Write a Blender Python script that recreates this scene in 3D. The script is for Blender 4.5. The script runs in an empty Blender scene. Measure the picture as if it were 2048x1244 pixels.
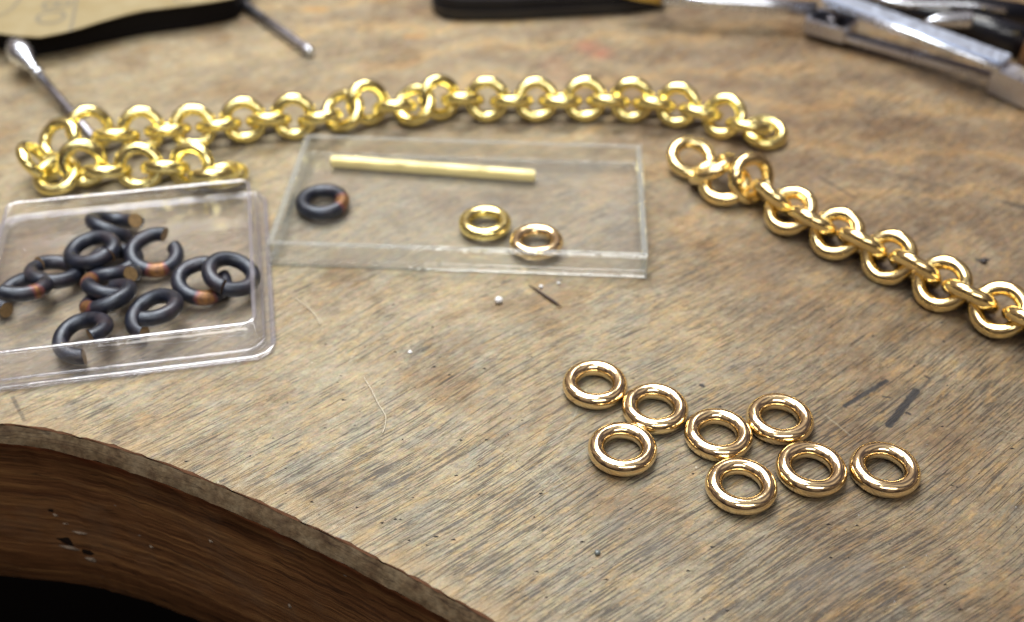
import bpy, bmesh, math, random
from mathutils import Vector, Matrix, Quaternion
random.seed(7)
R = math.radians
S = bpy.context.scene
S.unit_settings.system = 'METRIC'; S.unit_settings.scale_length = 0.01     # one unit is one centimetre
COL = S.collection

# ------------------------------------------------------------------ camera
PITCH, ROLL, FPX, CAMH = .6865, .0059, 2374.8, 15.0
cam_d = bpy.data.cameras.new("camera"); cam = bpy.data.objects.new("camera", cam_d); COL.objects.link(cam)
fw = Vector((0, math.cos(PITCH), -math.sin(PITCH))); rt0 = Vector((1, 0, 0)); up0 = rt0.cross(fw)
rt = rt0*math.cos(ROLL) + up0*math.sin(ROLL); up = up0*math.cos(ROLL) - rt0*math.sin(ROLL)
M = Matrix((rt, up, -fw)).transposed().to_4x4(); M.translation = (0, 0, CAMH)
cam.matrix_world = M
cam_d.sensor_width = 36; cam_d.lens = FPX/2048*36
cam_d.clip_start = .5; cam_d.clip_end = 2000
cam_d.dof.use_dof = True; cam_d.dof.focus_distance = 20.1; cam_d.dof.aperture_fstop = .128
S.camera = cam

def at(px, py, h=0.0):
    """point of the bench at height h seen at a pixel of the 2048 x 1244 photograph"""
    d = fw + rt*((px-1024)/FPX) - up*((py-622)/FPX)
    t = (h-CAMH)/d.z
    return Vector((0, 0, CAMH)) + d*t

# ------------------------------------------------------------------ light: a workshop lit by ceiling tubes, plus an added front fill
W = bpy.data.worlds.new("World"); S.world = W; W.use_nodes = True
nt = W.node_tree; bg = nt.nodes['Background']
tc = nt.nodes.new('ShaderNodeTexCoord'); sx = nt.nodes.new('ShaderNodeSeparateXYZ'); nt.links.new(tc.outputs['Generated'], sx.inputs[0])
rp = nt.nodes.new('ShaderNodeValToRGB'); nt.links.new(sx.outputs['Z'], rp.inputs[0])
e = rp.color_ramp; e.elements[0].position = 0; e.elements[0].color = (.05, .04, .035, 1)
e.elements[1].position = 1; e.elements[1].color = (.50, .47, .43, 1)
for p, c in ((.12, (.08, .06, .05, 1)), (.45, (.22, .17, .145, 1)), (.75, (.40, .34, .30, 1))):
    k = e.elements.new(p); k.color = c
nz = nt.nodes.new('ShaderNodeTexNoise'); nz.inputs['Scale'].default_value = 3.2; nz.inputs['Detail'].default_value = 3
nt.links.new(tc.outputs['Generated'], nz.inputs['Vector'])
rn = nt.nodes.new('ShaderNodeValToRGB'); nt.links.new(nz.outputs[0], rn.inputs[0])
rn.color_ramp.elements[0].position = .42; rn.color_ramp.elements[0].color = (.24, .24, .32, 1)
rn.color_ramp.elements[1].position = .58; rn.color_ramp.elements[1].color = (1.35, 1.30, 1.22, 1)
mx = nt.nodes.new('ShaderNodeVectorMath'); mx.operation = 'MULTIPLY'
nt.links.new(rp.outputs[0], mx.inputs[0]); nt.links.new(rn.outputs[0], mx.inputs[1]); nt.links.new(mx.outputs[0], bg.inputs[0])
wall = nt.nodes.new('ShaderNodeMapRange'); nt.links.new(sx.outputs['Y'], wall.inputs[0])      # the wall behind the bench is the paler one
for i_, v_ in enumerate((-.6, .8, .70, 1.45)): wall.inputs[i_+1].default_value = v_
nt.links.new(wall.outputs[0], bg.inputs[1])

def area(name, loc, target, sx_, sy_, power, col, spin=0):
    L = bpy.data.lights.new(name, 'AREA'); L.shape = 'RECTANGLE'; L.size = sx_; L.size_y = sy_; L.energy = power; L.color = col
    o = bpy.data.objects.new(name, L); COL.objects.link(o); o.location = loc
    q = (Vector(target)-Vector(loc)).to_track_quat('-Z', 'Y'); o.rotation_mode = 'QUATERNION'
    o.rotation_quaternion = q @ Quaternion((0, 0, 1), spin)
    return o
area("ceiling_or_fill_lamp", (-8, 54, 62), (-2, 20, 0), 52, 22, 55000, (1, .975, .93), .12)
area("ceiling_or_fill_lamp", (-8, 18, 62), (0, 17, 0), 30, 22, 21000, (.98, 1, .98), .2)
area("ceiling_or_fill_lamp", (-30, 12, 70), (0, 18, 0), 30, 12, 9000, (.90, .95, 1), .9)
area("ceiling_or_fill_lamp", (14, -34, 66), (0, 14, 0), 55, 14, 20000, (1, .96, .9), -.15)  # unseen viewer-side lamp, added as fill to lighten the bench side

S.view_settings.view_transform = 'Standard'; S.view_settings.look = 'None'; S.view_settings.gamma = 1
S.view_settings.exposure = .10
S.render.engine = 'CYCLES'
S.cycles.transparent_max_bounces = 24; S.cycles.max_bounces = 10; S.cycles.caustics_reflective = False; S.cycles.caustics_refractive = False

# ------------------------------------------------------------------ node helpers
class NG:
    def __init__(s, name):
        s.m = bpy.data.materials.new(name); s.m.use_nodes = True; s.t = s.m.node_tree; s.b = s.t.nodes['Principled BSDF']; s.out = s.t.nodes['Material Output']
    def n(s, typ, **kw):
        o = s.t.nodes.new('ShaderNode'+typ)
        for k, v in kw.items(): setattr(o, k, v)
        return o
    def set(s, inp, v):
        if isinstance(v, bpy.types.NodeSocket): s.t.links.new(v, inp)
        else: inp.default_value = v
    def P(s, **kw):
        for k, v in kw.items(): s.set(s.b.inputs[k.replace('_', ' ')], v)
    def coords(s, rot=0, scale=(1, 1, 1), loc=(0, 0, 0), src='Object', vec=None):
        if vec is None: vec = s.n('TexCoord').outputs[src]
        m = s.n('Mapping'); s.set(m.inputs[0], vec); m.inputs['Rotation'].default_value = (0, 0, rot); m.inputs['Scale'].default_value = scale; m.inputs['Location'].default_value = loc
        return m.outputs[0]
    def noise(s, vec, scale=1, detail=4, rough=.5, dist=0, col=False):
        o = s.n('TexNoise'); s.set(o.inputs['Vector'], vec); o.inputs['Scale'].default_value = scale; o.inputs['Detail'].default_value = detail
        o.inputs['Roughness'].default_value = rough; o.inputs['Distortion'].default_value = dist
        return o.outputs['Color' if col else 0]
    def ramp(s, v, *stops):
        r = s.n('ValToRGB'); s.set(r.inputs[0], v); el = r.color_ramp.elements
        f = lambda c: (c, c, c, 1) if isinstance(c, (int, float)) else (*c, 1)
        el[0].position = stops[0][0]; el[0].color = f(stops[0][1]); el[1].position = stops[-1][0]; el[1].color = f(stops[-1][1])
        for p, c in stops[1:-1]: k = el.new(p); k.color = f(c)
        return r.outputs[0]
    def mr(s, v, a, b, c=0., d=1., smooth=False):
        r = s.n('MapRange'); s.set(r.inputs[0], v)
        if smooth: r.interpolation_type = 'SMOOTHSTEP'
        for i, x in enumerate((a, b, c, d)): r.inputs[i+1].default_value = x
        return r.outputs[0]
    def math(s, op, a, b=0., c=0.):
        r = s.n('Math', operation=op); s.set(r.inputs[0], a); s.set(r.inputs[1], b)
        if op in ('MULTIPLY_ADD',): s.set(r.inputs[2], c)
        return r.outputs[0]
    def mix(s, f, a, b, mode='MIX'):
        r = s.n('Mix', data_type='RGBA', blend_type=mode); s.set(r.inputs[0], f)
        for i, x in ((6, a), (7, b)): s.set(r.inputs[i], x if isinstance(x, bpy.types.NodeSocket) else (*x, 1))
        return r.outputs[2]
    def bump(s, h, strength=.5, dist=.02, prev=None):
        r = s.n('Bump'); s.set(r.inputs['Height'], h); r.inputs['Strength'].default_value = strength; r.inputs['Distance'].default_value = dist
        if prev: s.set(r.inputs['Normal'], prev)
        return r.outputs[0]
    def capsule(s, vec, a, b, r, soft):
        """mask of a short mark lying between two points of the bench"""
        a, b = Vector((a.x, a.y, 0)), Vector((b.x, b.y, 0)); ba = b-a
        pa = s.n('VectorMath', operation='SUBTRACT'); s.set(pa.inputs[0], vec); pa.inputs[1].default_value = a
        d = s.n('VectorMath', operation='DOT_PRODUCT'); s.set(d.inputs[0], pa.outputs[0]); d.inputs[1].default_value = ba/ba.length_squared
        h = s.n('Clamp'); s.set(h.inputs[0], d.outputs['Value'])
        m = s.n('VectorMath', operation='SCALE'); m.inputs[0].default_value = ba; s.set(m.inputs['Scale'], h.outputs[0])
        q = s.n('VectorMath', operation='DISTANCE'); s.set(q.inputs[0], pa.outputs[0]); s.set(q.inputs[1], m.outputs[0])
        return s.mr(q.outputs['Value'], r+soft, r-soft, 0, 1, True)

def metal(name, col, rough, bumpy=.0, var=0., scale=9):
    g = NG(name); g.P(Metallic=1., Base_Color=(*col, 1))
    v = g.coords()
    n = g.noise(v, scale, 4, .6)
    g.P(Roughness=g.mr(n, .3, .7, rough*.7, rough*1.5))
    if var: g.P(Base_Color=g.mix(g.mr(g.noise(v, 2.4, 3), .35, .65, 0, var), col, (col[0]*.8, col[1]*.6, col[2]*.6)))
    if bumpy:
        g.P(Normal=g.bump(g.noise(v, scale*.7, 3, .5), bumpy, .02))
    return g.m
GOLD_RING = metal('polished_rose_gold', (.95, .77, .47), .11, .08, .15)
GOLD_CHAIN = metal('lemon_gold', (.95, .83, .36), .17, .12, .12)
GOLD_CHAIN2 = metal('warm_gold', (.95, .78, .40), .13, .20, .12)
GOLD_ROD = metal('drawn_gold', (.92, .84, .48), .42, 0, 0, 3)
STEEL = metal('worn_steel', (.58, .60, .68), .30, 0, .15, 3)
STEEL_DARK = metal('dark_steel', (.28, .27, .30), .30)
ARM = metal('brushed_blue_steel', (.62, .70, .86), .40)
CHROME = metal('bright_steel', (.78, .84, .95), .22)
BRASS = metal('brass', (.75, .55, .16), .3, .2)

def plain(name, col, rough=.5, spec=.5, n=.15, scale=8, coat=0):
    g = NG(name); v = g.coords(); c2 = tuple(x*(1-n) for x in col)
    g.P(Base_Color=g.mix(g.mr(g.noise(v, scale, 5, .6), .35, .65), col, c2), Roughness=rough, Specular_IOR_Level=spec, Coat_Weight=coat)
    g.P(Normal=g.bump(g.noise(v, scale*3, 4), .2, .01))
    return g.m
BLACK = plain('black_cloth_board', (.006, .005, .006), .7, .15)
BLACK_GLOSS = plain('black_plastic', (.006, .007, .012), .25, .5)
GREY_PLASTIC = plain('grey_plastic', (.22, .20, .22), .5)
AMBER = plain('amber_plastic', (.12, .055, .02), .35)

def oxide():
    """fire blackened gold; the bare patch sits at the angle stored in the object's property patch_angle"""
    g = NG('fire_blackened_gold'); v = g.coords()
    at_ = g.n('Attribute', attribute_type='OBJECT', attribute_name='patch_angle').outputs['Fac']
    on = g.n('Attribute', attribute_type='OBJECT', attribute_name='patch_size').outputs['Fac']
    xyz = g.n('SeparateXYZ'); g.set(xyz.inputs[0], v)
    ang = g.math('ARCTAN2', xyz.outputs['Y'], xyz.outputs['X'])
    d = g.math('COSINE', g.math('SUBTRACT', ang, at_))
    d = g.math('ADD', g.math('SUBTRACT', g.math('ARCCOSINE', d), on), g.math('MULTIPLY', g.math('SUBTRACT', g.noise(v, 5, 3), .5), .35))
    bare = g.mr(d, .07, -.07, 0, 1, True); rim = g.mr(g.math('ABSOLUTE', d), .0, .13, 1, 0, True)
    soot = g.mix(g.mr(g.noise(v, 6, 5, .65), .35, .7), (.003, .0035, .007), (.013, .016, .031))
    soot = g.mix(g.mr(g.noise(v, 2.1, 2), .5, .75, 0, .6), soot, (.045, .028, .032))
    c = g.mix(bare, soot, g.mix(g.mr(g.noise(v, 9, 5, .7), .35, .65), (.34, .17, .055), (.13, .06, .035))); c = g.mix(g.math('MULTIPLY', rim, .8), c, (.16, .045, .045))
    keep = g.mr(on, 0, .02)
    g.P(Base_Color=g.mix(keep, soot, c), Roughness=g.mr(g.noise(v, 8, 4), .3, .7, .33, .50), Metallic=g.math('MULTIPLY', bare, .55), Specular_IOR_Level=.8, Specular_Tint=(.80, .88, 1, 1))
    g.P(Normal=g.bump(g.noise(v, 12, 7, .75), .35, .012))
    return g.m
OXIDE = oxide()
CUT = plain('sawn_gold', (.34, .22, .10), .5, .5, .4, 20)

def clear(name, tint, haze, hazecol, rough=.05, gl=1.0, f0=.035):
    g = NG(name); t = g.t
    tr = g.n('BsdfTransparent'); tr.inputs[0].default_value = (*tint, 1)
    df = g.n('BsdfPrincipled'); df.inputs['Base Color'].default_value = (*hazecol, 1); df.inputs['Roughness'].default_value = .4
    gs = g.n('BsdfGlossy'); gs.inputs['Roughness'].default_value = rough; gs.inputs[0].default_value = (gl, gl, gl, 1)
    v = g.coords()
    hz = g.mr(g.noise(v, 3.5, 6, .7), .3, .75, haze*.5, haze*1.6)
    sp = g.noise(g.coords(.4, (6, 60, 6)), 1, 3, .6)
    hz = g.math('ADD', hz, g.mr(sp, .66, .76, 0, .10))
    m1 = g.n('MixShader'); g.set(m1.inputs[0], hz); t.links.new(tr.outputs[0], m1.inputs[1]); t.links.new(df.outputs[0], m1.inputs[2])
    b = g.bump(g.noise(v, 2.2, 4), .25, .05); g.set(gs.inputs['Normal'], b)
    ge = g.n('NewGeometry'); dt = g.n('VectorMath', operation='DOT_PRODUCT'); g.set(dt.inputs[0], b); g.set(dt.inputs[1], ge.outputs['Incoming'])
    one = g.math('SUBTRACT', 1, g.math('MINIMUM', g.math('ABSOLUTE', dt.outputs['Value']), 1))
    frv = g.math('MULTIPLY_ADD', g.math('POWER', one, 5), .9, f0)      # same from both sides of the thin sheet
    m2 = g.n('MixShader'); g.set(m2.inputs[0], frv); t.links.new(m1.outputs[0], m2.inputs[1]); t.links.new(gs.outputs[0], m2.inputs[2])
    t.links.new(m2.outputs[0], g.out.inputs[0]); t.nodes.remove(g.b)
    return g.m
CLEAR_GREEN = clear('clear_acrylic', (.985, .988, .986), .05, (.62, .65, .66), f0=.04)
CLEAR_GREEN_EDGE = clear('acrylic_edge', (.96, .975, .975), .08, (.72, .77, .77), f0=.10)  # whiter, glossier copy: light gathered in the sheet edges is put into its colour
CLEAR_VIOLET = clear('clear_polystyrene', (.98, .98, .988), .035, (.58, .58, .66), f0=.05)
CLEAR_VIOLET_EDGE = clear('polystyrene_edge', (.95, .95, .975), .09, (.68, .68, .80), f0=.16)  # whiter edge copy too: the bright edge light is in its colour

def paper():
    g = NG('buff_paper'); v = g.coords()
    g.P(Base_Color=g.mix(g.mr(g.noise(v, 1.2, 5), .35, .65), (.25, .195, .095), (.29, .24, .135)), Roughness=.8)
    g.P(Normal=g.bump(g.noise(v, 5, 4), .2, .03)); return g.m
PAPER = paper()
INK = plain('grey_ink', (.19, .165, .115), .8)

def bench_top():
    g = NG('worn_bench_wood'); g.set
    raw = g.n('TexCoord').outputs['Object']
    wob = g.n('VectorMath', operation='SCALE'); sub = g.n('VectorMath', operation='SUBTRACT')
    g.set(sub.inputs[0], g.noise(raw, .11, 2, .3, col=True)); sub.inputs[1].default_value = (.5, .5, .5); g.set(wob.inputs[0], sub.outputs[0]); wob.inputs['Scale'].default_value = 1.5
    add = g.n('VectorMath', operation='ADD'); g.set(add.inputs[0], raw); g.set(add.inputs[1], wob.outputs[0]); wv = add.outputs[0]
    A = R(-39)
    al = lambda su, sv, off=0: g.coords(0, (su, sv, 1), (off, off*.7, 0), vec=g.coords(A, vec=wv))
    xyz = g.n('SeparateXYZ'); g.set(xyz.inputs[0], raw); X, Y = xyz.outputs['X'], xyz.outputs['Y']
    patch = g.noise(g.coords(A, (.5, .9, 1), vec=wv), .5, 6, .62)
    c = g.ramp(patch, (.30, (.235, .180, .130)), (.42, (.330, .262, .188)), (.50, (.375, .315, .240)), (.58, (.430, .345, .235)), (.70, (.365, .325, .270)))
    # cooler grey worn patches and warmer ochre ones, short and streaky
    c = g.mix(g.mr(g.noise(al(.55, 2.2, 3), 1, 5, .65), .47, .64, 0, .80), c, (.300, .298, .292))
    c = g.mix(g.mr(g.noise(al(.9, 3.4, 9), 1, 5, .7), .50, .68, 0, .65), c, (.500, .365, .190))
    # pinkish brown towards the back right, yellower towards the front left
    c = g.mix(g.mr(g.math('MULTIPLY_ADD', X, .5, Y), 16, 30, 0, .42), c, (.340, .245, .185))
    c = g.mix(g.mr(g.math('SUBTRACT', Y, X), 12, 30, 0, .30), c, (.420, .345, .225))
    # blotchy lighter sanded spots
    c = g.mix(g.mr(g.noise(g.coords(A, (1.2, 2, 1), vec=wv), 2.2, 7, .72), .54, .70, 0, .60), c, (.560, .500, .395))
    # growth figure of the back right corner
    cF = g.n('VectorMath', operation='SUBTRACT'); g.set(cF.inputs[0], raw); cF.inputs[1].default_value = (9.0, 20.5, 0)
    sF = g.n('VectorMath', operation='MULTIPLY'); g.set(sF.inputs[0], cF.outputs[0]); sF.inputs[1].default_value = (.52, 1, 0)
    lF = g.n('VectorMath', operation='LENGTH'); g.set(lF.inputs[0], sF.outputs[0])
    dF = g.math('MULTIPLY_ADD', g.noise(raw, .30, 3, .5), 4.2, lF.outputs['Value'])
    dF = g.math('MULTIPLY_ADD', g.noise(al(1.2, 6), 1, 4, .6), .5, dF)
    wavy = g.math('SINE', g.math('MULTIPLY', dF, 3.1))
    figm = g.math('MULTIPLY', g.mr(wavy, .55, 1, 0, 1, True), g.mr(g.math('MULTIPLY_ADD', X, .9, Y), 20, 27, 0, .95))
    c = g.mix(figm, c, (.50, .355, .205))
    figd = g.math('MULTIPLY', g.mr(wavy, -.1, -1, 0, 1, True), g.mr(g.math('MULTIPLY_ADD', X, .9, Y), 20, 27, 0, .70))
    c = g.mix(figd, c, (.24, .175, .135))
    # long fibres
    f1 = g.noise(al(1.9, 22), 1, 8, .74); f2 = g.noise(al(7.0, 70, 5), 1, 5, .65)
    c = g.mix(1, c, g.mr(f1, .30, .70, .68, 1.30), 'MULTIPLY')
    c = g.mix(1, c, g.mr(f2, .28, .72, .74, 1.26), 'MULTIPLY')
    # mottling of the back half, where many hands and tools have rubbed it
    mo = g.noise(g.coords(A, (1, 1.3, 1), vec=wv), 1.5, 5, .68)
    bk = g.mr(Y, 15, 24, .35, 1)
    c = g.mix(g.math('MULTIPLY', bk, g.mr(mo, .52, .68, 0, .50)), c, (.245, .190, .145))
    c = g.mix(g.math('MULTIPLY', bk, g.mr(mo, .46, .32, 0, .50)), c, (.500, .440, .350))
    # colour flecks
    sp = g.noise(al(3, 9, 2), 2.2, 3, .6, col=True)
    c = g.mix(.30, c, sp, 'OVERLAY')
    # grey-blue and pale straw streaks side by side, darker towards the front right
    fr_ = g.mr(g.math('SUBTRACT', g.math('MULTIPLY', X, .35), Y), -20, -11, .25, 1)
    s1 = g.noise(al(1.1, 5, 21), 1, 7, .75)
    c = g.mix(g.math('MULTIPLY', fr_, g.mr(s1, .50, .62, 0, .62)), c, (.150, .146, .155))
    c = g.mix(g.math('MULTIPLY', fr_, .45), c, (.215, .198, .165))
    c = g.mix(g.math('MULTIPLY', fr_, g.mr(s1, .46, .36, 0, .50)), c, (.480, .395, .250))
    # dark open pores
    dens = g.mr(g.noise(raw, .28, 3, .5), .35, .62, .0, .075)
    p1 = g.noise(al(.9, 34, 1), 1, 2, .5); p2 = g.noise(al(2.4, 60, 7), 1, 3, .55)
    front = g.mr(g.math('SUBTRACT', g.math('MULTIPLY', X, .25), Y), -21, -12, -.025, .05)
    pa = g.mr(g.math('ADD', g.math('ADD', p1, dens), front), .635, .685, 0, 1, True)
    pb = g.mr(g.math('ADD', p2, dens), .645, .70, 0, .85, True)
    pores = g.math('MAXIMUM', pa, pb)
    c = g.mix(g.math('MULTIPLY', pores, .86), c, (.060, .052, .054))
    # short mottling: straw, rust and chalky grey rubbed into one another
    m1 = g.noise(al(2.0, 5.5, 31), 1, 6, .75); m2 = g.noise(al(2.6, 6.5, 41), 1, 6, .75)
    c = g.mix(g.mr(m1, .53, .66, 0, .55), c, (.500, .345, .165))
    c = g.mix(g.mr(m1, .46, .34, 0, .45), c, (.400, .400, .370))
    c = g.mix(g.mr(m2, .56, .68, 0, .60), c, (.200, .150, .105))
    vs = g.n('TexVoronoi'); g.set(vs.inputs['Vector'], al(2.2, 9, 3)); vs.inputs['Scale'].default_value = 1.0
    c = g.mix(g.math('MULTIPLY', g.mr(vs.outputs['Distance'], .22, .12, 0, .8), g.mr(g.noise(raw, 1.1, 3), .50, .60)), c, (.085, .080, .088))
    # fine tooth of the worn surface
    c = g.mix(1, c, g.mr(g.noise(raw, 26, 5, .75), .30, .70, .74, 1.26), 'MULTIPLY')
    c = g.mix(1, c, g.mr(g.noise(g.coords(A, (1, 2.2, 1), vec=wv), 5.5, 5, .75), .32, .68, .80, 1.20), 'MULTIPLY')
    # grime
    gr = g.noise(raw, 1.3, 8, .72)
    c = g.mix(g.mr(gr, .54, .74, 0, .62), c, (.105, .090, .082))
    vo = g.n('TexVoronoi'); g.set(vo.inputs['Vector'], g.coords(A, (1, 1.6, 1), vec=wv)); vo.inputs['Scale'].default_value = 1.5
    c = g.mix(g.math('MULTIPLY', g.mr(vo.outputs['Distance'], .07, .035, 0, .8), g.mr(g.noise(raw, .8, 2), .45, .6)), c, (.06, .055, .06))
    vo = g.n('TexVoronoi'); g.set(vo.inputs['Vector'], raw); vo.inputs['Scale'].default_value = 2.3
    c = g.mix(g.math('MULTIPLY', g.mr(vo.outputs['Distance'], .06, .03, 0, .8), g.mr(g.noise(raw, .9, 2), .5, .6)), c, (.62, .60, .56))
    # right half browner and darker, middle left paler; uneven bench light painted in too
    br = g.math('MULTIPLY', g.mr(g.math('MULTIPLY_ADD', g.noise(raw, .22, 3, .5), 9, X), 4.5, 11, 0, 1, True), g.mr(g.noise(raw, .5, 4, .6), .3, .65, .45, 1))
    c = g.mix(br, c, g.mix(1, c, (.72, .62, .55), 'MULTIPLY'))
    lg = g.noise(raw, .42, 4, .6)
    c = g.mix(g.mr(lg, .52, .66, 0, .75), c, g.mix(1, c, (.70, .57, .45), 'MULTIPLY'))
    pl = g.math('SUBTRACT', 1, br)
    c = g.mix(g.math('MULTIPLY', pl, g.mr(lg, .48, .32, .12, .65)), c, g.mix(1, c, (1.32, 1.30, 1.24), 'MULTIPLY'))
    # a warm bare band runs along the curved edge
    ew = g.n('Attribute', attribute_type='GEOMETRY', attribute_name='edge_wear').outputs['Fac']
    ewn = g.math('MULTIPLY', ew, g.mr(g.noise(raw, 1.9, 5, .65), .38, .62, .0, 1))
    c = g.mix(g.math('MULTIPLY', ewn, .62), c, g.mix(1, (.46, .32, .18), g.mr(f1, .3, .7, .75, 1.2), 'MULTIPLY'))
    # marks with a place of their own
    stains = [(((1175, 95), (1205, 110)), .28, .28, (.50, .16, .11), .55), (((1110, 125), (1125, 150)), .35, .3, (.42, .20, .15), .35), (((615, 14), (645, 16)), .13, .12, (.50, .27, .09), .8), (((810, 66), (842, 66)), .13, .12, (.50, .27, .09), .8),
        (((880, 645), (1010, 618)), .12, .12, (.20, .135, .08), .55), (((920, 680), (960, 705)), .14, .12, (.22, .14, .085), .65), (((1075, 780), (1130, 810)), .16, .16, (.21, .135, .09), .45),
        (((1480, 555), (1560, 540)), .35, .3, (.20, .15, .125), .40), (((1270, 1040), (1330, 1090)), .30, .3, (.17, .16, .165), .45), (((1620, 1180), (1700, 1140)), .3, .3, (.19, .185, .20), .45)]
    for (a, b), r, so, col, k in stains:
        m = g.capsule(wv_flat(g, wv), at(*a)+Vector((0, 0, 0)), at(*b), r, so)
        c = g.mix(g.math('MULTIPLY', m, g.mr(g.noise(al(1.2, 3), 2, 4, .6), .35, .6, .3*k, k)), c, col)
    dark = [((1690, 812), (1772, 762), .048), ((1778, 850), (1832, 782), .072), ((1766, 793), (1780, 795), .022), ((1814, 826), (1820, 829), .03), ((1850, 752), (1858, 756), .02),
        ((1403, 770), (1406, 772), .045), ((1955, 520), (1975, 519), .055), ((25, 795), (48, 840), .035), ((1640, 355), (1710, 395), .05), ((1700, 335), (1780, 345), .03), ((1790, 350), (1900, 375), .03), ((2010, 405), (2048, 415), .08), ((1745, 860), (1752, 856), .05), ((228, 883), (235, 885), .05)]
    flat = g.n('VectorMath', operation='ADD'); w2 = g.n('VectorMath', operation='SCALE'); s2 = g.n('VectorMath', operation='SUBTRACT')
    g.set(s2.inputs[0], g.noise(raw, 9, 3, .5, col=True)); s2.inputs[1].default_value = (.5, .5, .5); g.set(w2.inputs[0], s2.outputs[0]); w2.inputs['Scale'].default_value = .06
    g.set(flat.inputs[0], wv_flat(g, raw)); g.set(flat.inputs[1], w2.outputs[0]); fv = wv_flat(g, flat.outputs[0])
    for i, (a, b, r) in enumerate(dark):
        k = .93 if i < 7 else .5
        c = g.mix(g.math('MULTIPLY', g.capsule(fv, at(*a), at(*b), r, .02), k), c, (.018, .019, .028))
    for a, b, r in (((700, 722), (712, 700), .02), ((690, 712), (716, 716), .02), ((1000, 900), (1075, 965), .014), ((1185, 745), (1120, 900), .008), ((608, 600), (645, 645), .02), ((1650, 830), (1700, 870), .014), ((1095, 930), (1140, 980), .012), ((815, 690), (822, 708), .03), ((480, 945), (515, 920), .02), ((1990, 855), (2030, 868), .01)):
        c = g.mix(g.math('MULTIPLY', g.capsule(fv, at(*a), at(*b), r, .018), .28), c, (.60, .56, .47))
    c = g.mix(1, c, (.77, .755, .645), 'MULTIPLY')
    g.P(Base_Color=c, Specular_IOR_Level=.42)
    g.P(Roughness=g.mr(g.noise(al(1, 5), 1.6, 5), .3, .7, .34, .62))
    h = g.math('SUBTRACT', g.math('ADD', g.math('MULTIPLY', f1, .5), g.math('MULTIPLY', f2, .5)), g.math('MULTIPLY', pores, .8))
    b1 = g.bump(h, .55, .03); b2 = g.bump(g.noise(raw, 7, 5, .6), .25, .03, b1)
    g.P(Normal=b2)
    return g.m
def wv_flat(g, v):
    m = g.n('VectorMath', operation='MULTIPLY'); g.set(m.inputs[0], v); m.inputs[1].default_value = (1, 1, 0); return m.outputs[0]

def bench_side(name, c1, c2, c3, along=.35, across=9, grey=.3, greyc=(.20, .16, .12), top=None):
    """wood cut across its layers; the uv runs along the curved edge"""
    g = NG(name); uv = g.n('UVMap').outputs[0]; raw = g.n('TexCoord').outputs['Object']
    add = g.n('VectorMath', operation='ADD'); sc = g.n('VectorMath', operation='SCALE'); g.set(sc.inputs[0], g.noise(uv, .4, 2, col=True)); sc.inputs['Scale'].default_value = .25
    g.set(add.inputs[0], uv); g.set(add.inputs[1], sc.outputs[0])
    v = lambda a, b: g.coords(0, (a, b, 1), vec=add.outputs[0])
    n1 = g.noise(v(along, across), 1, 5, .65); n2 = g.noise(v(along*4, across*3.5), 1, 4, .6)
    c = g.ramp(n1, (.3, c1), (.5, c2), (.7, c3))
    c = g.mix(1, c, g.mr(n2, .3, .7, .65, 1.3), 'MULTIPLY')
    lines = g.noise(v(.25, 6.5), 1, 1, .4)
    c = g.mix(g.mr(g.math('ABSOLUTE', g.math('SUBTRACT', lines, .5)), .0, .016, .65, 0), c, (.018, .010, .008))
    c = g.mix(g.mr(g.noise(uv, .7, 6, .7), .50, .72, 0, grey), c, greyc)
    vo = g.n('TexVoronoi'); g.set(vo.inputs['Vector'], g.coords(0, (1, 1.6, 1), vec=uv)); vo.inputs['Scale'].default_value = 1.6
    c = g.mix(g.math('MULTIPLY', g.mr(vo.outputs['Distance'], .07, .03), g.mr(g.noise(uv, .9, 2), .5, .6, 0, .6)), c, (.34, .30, .27))
    sv = g.n('SeparateXYZ'); g.set(sv.inputs[0], uv)
    if top: c = g.mix(g.math('MULTIPLY', g.mr(g.math('ADD', sv.outputs['Y'], g.math('MULTIPLY', n1, .25)), .42, .16, 0, .85), g.mr(g.noise(uv, 1.5, 4), .3, .6, .3, 1)), c, top)
    g.P(Base_Color=c, Roughness=g.mr(n1, .3, .7, .5, .7), Specular_IOR_Level=.3, Normal=g.bump(n1, .5, .04, g.bump(g.noise(raw, 3, 5), .35, .05)))
    return g.m

# ------------------------------------------------------------------ object helpers
def tag(o, label=None, cat=None, group=None, kind=None):
    if label: o['label'] = label
    if cat: o['category'] = cat
    if group: o['group'] = group
    if kind: o['kind'] = kind
    return o
def link(name, me, mat=None, parent=None):
    o = bpy.data.objects.new(name, me); COL.objects.link(o)
    if mat is not None and not me.materials:
        for m in (mat if isinstance(mat, (list, tuple)) else [mat]): me.materials.append(m)
    if parent: o.parent = parent
    return o
def root(name, loc, label, cat, group=None, rot=0):
    o = bpy.data.objects.new(name, None); o.empty_display_size = .3; COL.objects.link(o); o.location = loc; o.rotation_euler = (0, 0, rot)
    return tag(o, label, cat, group)
def smooth(me, on=True):
    for p in me.polygons: p.use_smooth = on
def from_bm(name, bm, sm=True):
    me = bpy.data.meshes.new(name); bm.normal_update(); bm.to_mesh(me); bm.free(); smooth(me, sm); return me

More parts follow.
